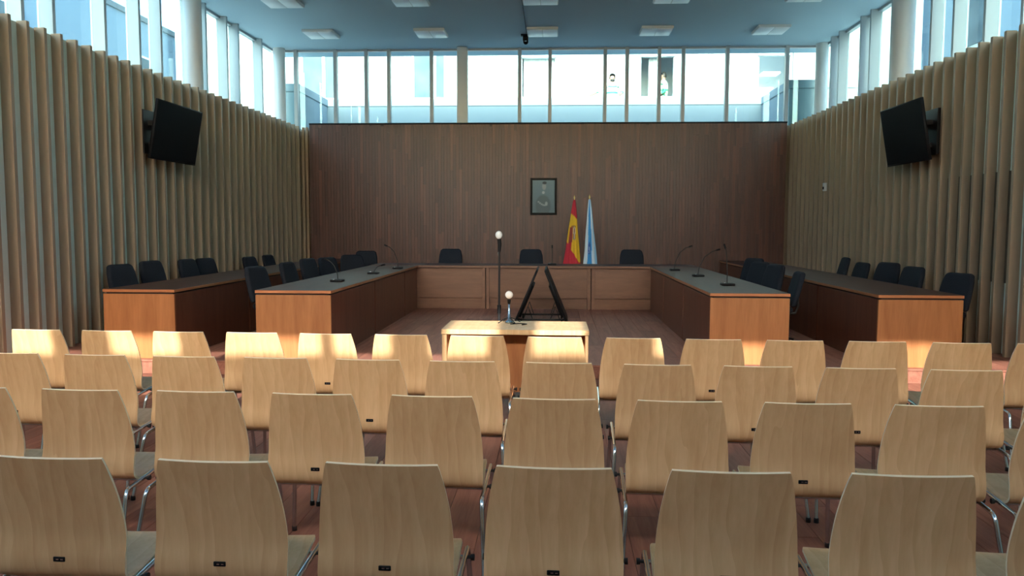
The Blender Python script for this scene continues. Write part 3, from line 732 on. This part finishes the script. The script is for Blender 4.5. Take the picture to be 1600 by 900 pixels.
for (y, z, a, dx), p in zip(((9.62, 1.10, -118, 0), (10.4, 1.11, -112, 0), (11.5, 1.09, -102, 0), (12.05, 1.08, -118, 0), (13.9, 1.03, -105, 0.0), (14.85, 1.03, -98, 0)), pos):
    office(-5.14+dx, y, a, z, f'black padded chair along the left slatted wall, {p}', 'chairs at the outer left desk')
for (x, y, z, a), p in zip(((-3.46, 9.75, 1.08, -115), (-3.50, 11.1, 1.07, -103), (-3.54, 12.12, 1.08, -115), (-3.45, 12.75, 1.07, -135), (-3.6, 14.3, 1.05, -150), (-3.70, 15.3, 1.09, -175)),
                           pos): office(x, y, a, z, f'black padded chair behind the inner left desk, {p}', 'chairs at the inner left desk')
for (x, y, z, a), p in zip(((2.70, 10.05, 1.04, 82), (2.74, 11.1, 1.07, 120), (2.76, 11.95, 1.07, 130), (2.90, 12.80, 1.09, 140)), ['nearest the viewer', 'second from the viewer', 'third from the viewer', 'farthest from the viewer']):
    office(x, y, a, z, f'black padded chair behind the inner right desk, {p}', 'chairs at the inner right desk')
for (x, y, z, a), p in zip(((4.43, 9.5, 1.06, 125), (4.45, 10.8, 1.07, 112), (4.44, 11.5, 1.09, 128), (4.46, 12.65, 1.04, 100), (4.46, 13.45, 1.09, 78)), ['nearest the viewer', 'second from the viewer', 'third from the viewer', 'fourth from the viewer', 'farthest from the viewer']):
    office(x, y, a, z, f'black padded chair along the right slatted wall, {p}', 'chairs at the outer right desk')
for x, a, p in ((-2.0, 178, 'left chair'), (-0.43, 186, 'middle chair, under the portrait'), (1.43, 180, 'right chair')):
    office(x, 14.85, a, 1.15, f'black padded chair behind the far presiding desk, {p}', 'chairs at the presiding desk')

# ================================================================== FLOOR MONITORS (an A of two flat screens)
st = thing('monitor_stand', 'low black floor stand between the two leaning screens', 'stand', (-0.2, 12.1, D))
MB().rbox(-0.36, 0.34, -0.36, -0.33, 0.05, 0.075, 0.004, 1).build('base_bar', 'blacksteel', st)
MB().rbox(-0.36, 0.34, 0.33, 0.36, 0.05, 0.075, 0.004, 1).build('base_bar', 'blacksteel', st)
for s in (-1, 1):
    for y in (-0.345, 0.345):
        MB().tube([(s*0.20, y, 0.26), (s*0.13, y, 0.06)], 0.007, 6).build('strut', 'blacksteel', st)
        MB().tube([(s*0.20, y, 0.26), (s*0.27, y, 0.06)], 0.007, 6).build('strut', 'blacksteel', st)
        MB().lathe([(0, 0), (0.015, 0), (0.015, 0.05), (0, 0.05)], (s*0.30, y, 0), 8).build('foot', 'rubber', st)
for s, lab in ((-1, 'flat black screen leaning on the floor, left of the pair'), (1, 'flat black screen leaning on the floor, right of the pair')):
    t = thing('floor_monitor', lab, 'screen', (-0.205+s*0.385, 12.1, D+0.02), 0, 'leaning floor screens')
    tilt = math.atan2(0.33, 0.79); h = 0.845
    rot = Matrix.Rotation(-s*tilt, 4, 'Y')
    def R3(m): m.v = [tuple(rot @ Vector(v)) for v in m.v]; return m
    R3(MB().rbox(-0.016, 0.016, -0.62, 0.62, 0, h, 0.004, 1)).build('housing', 'blackplastic', t)
    R3(MB().box(s*0.0162-0.0005, s*0.0162+0.0005, -0.60, 0.60, 0.02, h-0.02)).build('screen', 'screen', t)
    R3(MB().rbox(min(-s*0.05, -s*0.012), max(-s*0.05, -s*0.012), -0.40, 0.40, 0.10, h*0.72, 0.012, 2)).build('back_cover', 'blackplastic', t)

# ================================================================== WALL SCREENS
def wall_tv(label, x, y0, y1, zlo, zhi, sgn):
    yc = (y0+y1)/2; hw = (y1-y0)/2; h = zhi-zlo
    t = thing('wall_screen', label, 'television', (x, yc, zlo), 0, 'wall mounted screens')
    tilt = math.atan2(0.14, h); L_ = math.hypot(0.14, h); rot = Matrix.Rotation(sgn*tilt, 4, 'Y')
    def R3(m): m.v = [tuple(rot @ Vector(v)) for v in m.v]; return m
    R3(MB().rbox(-0.02, 0.02, -hw, hw, 0, L_, 0.005, 1)).build('housing', 'blackplastic', t)
    R3(MB().box(sgn*0.0203-0.0006, sgn*0.0203+0.0006, -hw+0.015, hw-0.015, 0.025, L_-0.015)).build('screen', 'screen', t)
    R3(MB().rbox(min(-sgn*0.065, -sgn*0.015), max(-sgn*0.065, -sgn*0.015), -hw*0.75, hw*0.75, 0.08, L_*0.75, 0.015, 2)).build('back_cover', 'blackplastic', t)
    xw = (XL if sgn > 0 else XR)-x
    MB().box(min(-sgn*0.04, xw), max(-sgn*0.04, xw), -0.2, 0.2, 0.2, 0.26).box(min(0.02*sgn, xw), max(0.02*sgn, xw), -0.2, 0.2, 0.5, 0.56).build('bracket_arm', 'blacksteel', t)
    MB().box(min(xw-0.02, xw+0.02), max(xw-0.02, xw+0.02), -0.32, 0.32, 0.1, 0.7).build('wall_plate', 'blacksteel', t)
wall_tv('black flat screen tilted down on the left slatted wall', -5.44, 10.52, 11.86, 2.48, 3.27, 1)
wall_tv('black flat screen tilted down on the right slatted wall', 4.77, 10.58, 11.86, 2.45, 3.24, -1)

# ================================================================== PORTRAIT, FLAGS
t = thing('framed_portrait', 'dark framed portrait hanging on the planked end wall', 'picture', (-0.27, YB-0.012, 1.83))
W_, H_ = 0.58, 0.80
for a in ((-W_/2, -W_/2+0.045, 0, H_), (W_/2-0.045, W_/2, 0, H_), (-W_/2+0.045, W_/2-0.045, 0, 0.045), (-W_/2+0.045, W_/2-0.045, H_-0.045, H_)):
    MB().rbox(a[0], a[1], -0.035, 0.0, a[2], a[3], 0.004, 1, smooth=False).build('frame_side', 'frame', t)
nx, nz = 40, 60; vs_, fs, cols = [], [], []
def blob(x, z, cx, cz, rx, rz): return max(0, 1-((x-cx)/rx)**2-((z-cz)/rz)**2)
for k in range(nz+1):
    for i in range(nx+1):
        x, z = i/nx, k/nz
        vs_.append((-W_/2+0.04+x*(W_-0.08), -0.012, 0.04+z*(H_-0.08)))
        c = Vector((0.17, 0.23, 0.25))*(0.75+0.35*z)
        s_ = min(1, 3*blob(x, z, 0.48, 0.22, 0.36, 0.36)); c = c.lerp(Vector((0.10, 0.125, 0.13)), 0.8*s_)
        f_ = min(1, 2.2*blob(x, z, 0.52, 0.80, 0.10, 0.115)); c = c.lerp(Vector((0.33, 0.34, 0.34)), f_)
        hr = min(1, 2*blob(x, z, 0.54, 0.91, 0.11, 0.05)); c = c.lerp(Vector((0.05, 0.055, 0.06)), hr)
        sh = min(1, 2*blob(x, z, 0.49, 0.62, 0.07, 0.05)); c = c.lerp(Vector((0.45, 0.47, 0.48)), sh)
        for q in range(6):
            hx_, hz_ = 0.28+0.07*q, 0.34-0.105*math.sin(q/5*2.0)
            c = c.lerp(Vector((0.36, 0.39, 0.38)), min(1, 1.5*blob(x, z, hx_, hz_, 0.05, 0.03)))
        c = c.lerp(Vector((0.36, 0.39, 0.38)), min(1, 1.5*blob(x, z, 0.62, 0.29, 0.07, 0.065)))
        cols += [c.x, c.y, c.z, 1]
for k in range(nz):
    for i in range(nx): fs.append((k*(nx+1)+i, k*(nx+1)+i+1, (k+1)*(nx+1)+i+1, (k+1)*(nx+1)+i))
cv = MB().add(vs_, fs).build('canvas', 'paint', t)
ca = cv.data.color_attributes.new('Col', 'FLOAT_COLOR', 'POINT'); ca.data.foreach_set('color', cols)
MB().box(-W_/2+0.03, W_/2-0.03, -0.010, 0.0, 0.03, H_-0.03).build('backing_board', 'frame', t)

def flag(label, x, y, colour, lean, h0, h1, wl, wr):
    t = thing('flag', label, 'flag', (x, y, D), 0, 'flags beside the portrait')
    MB().lathe([(0, 0), (0.13, 0), (0.13, 0.02), (0.05, 0.05), (0.02, 0.09), (0, 0.09)], n=20).build('base', 'brass', t)
    MB().tube([(0, 0, 0.05), (lean, 0, h1+0.01)], 0.012, 10).build('pole', 'brass', t)
    MB().lathe([(0, 0.10), (0.012, 0.075), (0.02, 0.04), (0.01, 0.01), (0.016, 0.0), (0, 0)], (lean, 0, h1), 10).build('finial', 'brass', t)
    n, m_ = 72, 60; vs_, fs, cols = [], [], []
    for k in range(m_+1):
        h = k/m_; z = h1-(h1-h0)*h; cx = lean*(z/h1)
        for i in range(n):
            a = 2*math.pi*i/n; ca_, sa = math.cos(a), math.sin(a)
            wv = 1+0.16*math.sin(7*a+3*h)*(0.3+0.7*h)+0.07*math.sin(13*a-5*h)
            rx = (0.018+(wl if ca_ < 0 else wr)*h**0.85)*wv; ry = (0.018+0.085*h)*wv
            vs_.append((cx+rx*ca_, ry*sa, z+0.02*math.sin(3*a)*h)); cols += [*colour(h, ca_*min(1.15, wv), sa), 1]
    for k in range(m_):
        for i in range(n): fs.append((k*n+i, k*n+(i+1) % n, (k+1)*n+(i+1) % n, (k+1)*n+i))
    c = MB().add(vs_, fs, 0, True).build('cloth', 'cloth', t)
    q = c.data.color_attributes.new('Col', 'FLOAT_COLOR', 'POINT'); q.data.foreach_set('color', cols)
RED, YEL = (0.46, 0.012, 0.03), (0.68, 0.40, 0.012)
def spain(h, u, v):
    u = max(-1, min(1, u))
    if h < 0.225+0.04*u: return RED
    if h > (0.585 if u < -0.35 else 0.745+0.12*u): return RED
    if abs(u-0.12) < 0.30 and abs(h-0.47) < 0.09:
        s = math.sin(40*h)*math.sin(14*u)
        return (0.55, 0.50, 0.46) if s > 0.15 else ((0.22, 0.02, 0.03) if s < -0.35 else (0.30, 0.24, 0.16))
    if u < -0.2 and u > -0.75 and 0.38 < h < 0.585: return (0.24, 0.03, 0.02)
    if 0.355 < h < 0.38 and abs(u) < 0.5: return (0.28, 0.12, 0.02)
    return YEL
def galicia(h, u, v):
    if -0.55 < u-0.12*math.sin(3*h) < 0.22:
        e = ((h-0.68)/0.085)**2+((u+0.16)/0.30)**2
        if e < 1: return (0.30, 0.42, 0.60) if e < 0.12 or 0.45 < e < 0.55 else (0.02, 0.09, 0.36)
        return (0.035, 0.26, 0.60)
    if u > 0.82: return (0.25, 0.48, 0.68)
    return (0.55, 0.66, 0.74)
flag('red and yellow flag hanging on a pole beside the portrait', 0.35, 16.1, spain, 0.02, 0.52, 1.96, 0.18, 0.115)
flag('pale blue and white flag hanging on a pole, right of the red flag', 0.70, 16.1, galicia, -0.03, 0.52, 1.97, 0.11, 0.12)

# ================================================================== CEILING LAMPS, CAMERA, SENSOR
def make_lamp():
    t = thing('ceiling_lamp', 'x', 'lamp')
    MB().rbox(-0.31, 0.31, -0.31, 0.31, -0.05, 0.0, 0.004, 1, smooth=False).build('housing', 'lampbody', t)
    for a, b in ((-0.295, -0.005), (0.005, 0.295)):
        MB().rbox(a, b, -0.295, 0.295, -0.062, -0.045, 0.005, 2).build('diffuser', 'diffuser', t)
    MB().box(-0.005, 0.005, -0.295, 0.295, -0.060, -0.045).build('divider', 'lampbody', t)
    return t
lp = make_lamp(); first = True
for r, (y, rn) in enumerate(((16.42, 'in the row nearest the end windows'), (14.05, 'in the second row from the end windows'))):
    for i in range(5):
        o = lp if first else copy_tree(lp); first = False
        o.location = (-4.80+2.255*i, y, ZC)
        tag(o, f'square ceiling lamp, {ORD[i]} from the left {rn}', 'lamp', 'square ceiling lamps')
t = thing('ceiling_camera', 'small black dome camera hanging under the ceiling above the end windows', 'camera', (-0.64, 16.75, ZC))
MB().rbox(-0.10, 0.06, -0.07, 0.07, -0.03, 0.0, 0.006, 1).build('mount_plate', 'blackplastic', t)
MB().rbox(-0.06, 0.05, -0.05, 0.05, -0.13, -0.03, 0.012, 2).build('body', 'blackplastic', t)
MB().ball((0, -0.01, -0.15), 0.055).build('dome', 'screen', t)
MB().lathe([(0.0, 0), (0.022, 0), (0.022, 0.02), (0.0, 0.02)], (0, -0.075, -0.16), 10).build('lens', 'chrome', t)
MB().tube([(0.05, 0, -0.03), (0.15, 0, -0.035), (0.25, 0, -0.03), (0.33, 0, -0.012), (0.40, 0, -0.010)], 0.007, 6).build('cable', 'blackplastic', t)
tag(MB().tube([(-0.585, 8.0, ZC-0.008), (-0.60, 12.0, ZC-0.008), (-0.62, 16.68, ZC-0.008)], 0.007, 6).build('ceiling_cable', 'blackplastic'), 'thin dark cable running along the ceiling to the camera', 'cable')
t = thing('wall_sensor', 'small grey box fixed to the right slatted wall', 'sensor', (XR-0.001, 15.22, 2.25))
MB().rbox(-0.05, 0, -0.055, 0.055, 0, 0.15, 0.006, 1).build('body', 'lampbody', t)
MB().rbox(-0.056, -0.048, -0.035, 0.035, 0.03, 0.08, 0.003, 1).build('window', 'blackplastic', t)
MB().tube([(-0.01, 0, 0.0), (-0.006, 0, -0.95), (-0.006, 0, -1.5)], 0.006, 6).build('conduit', 'slat', t)
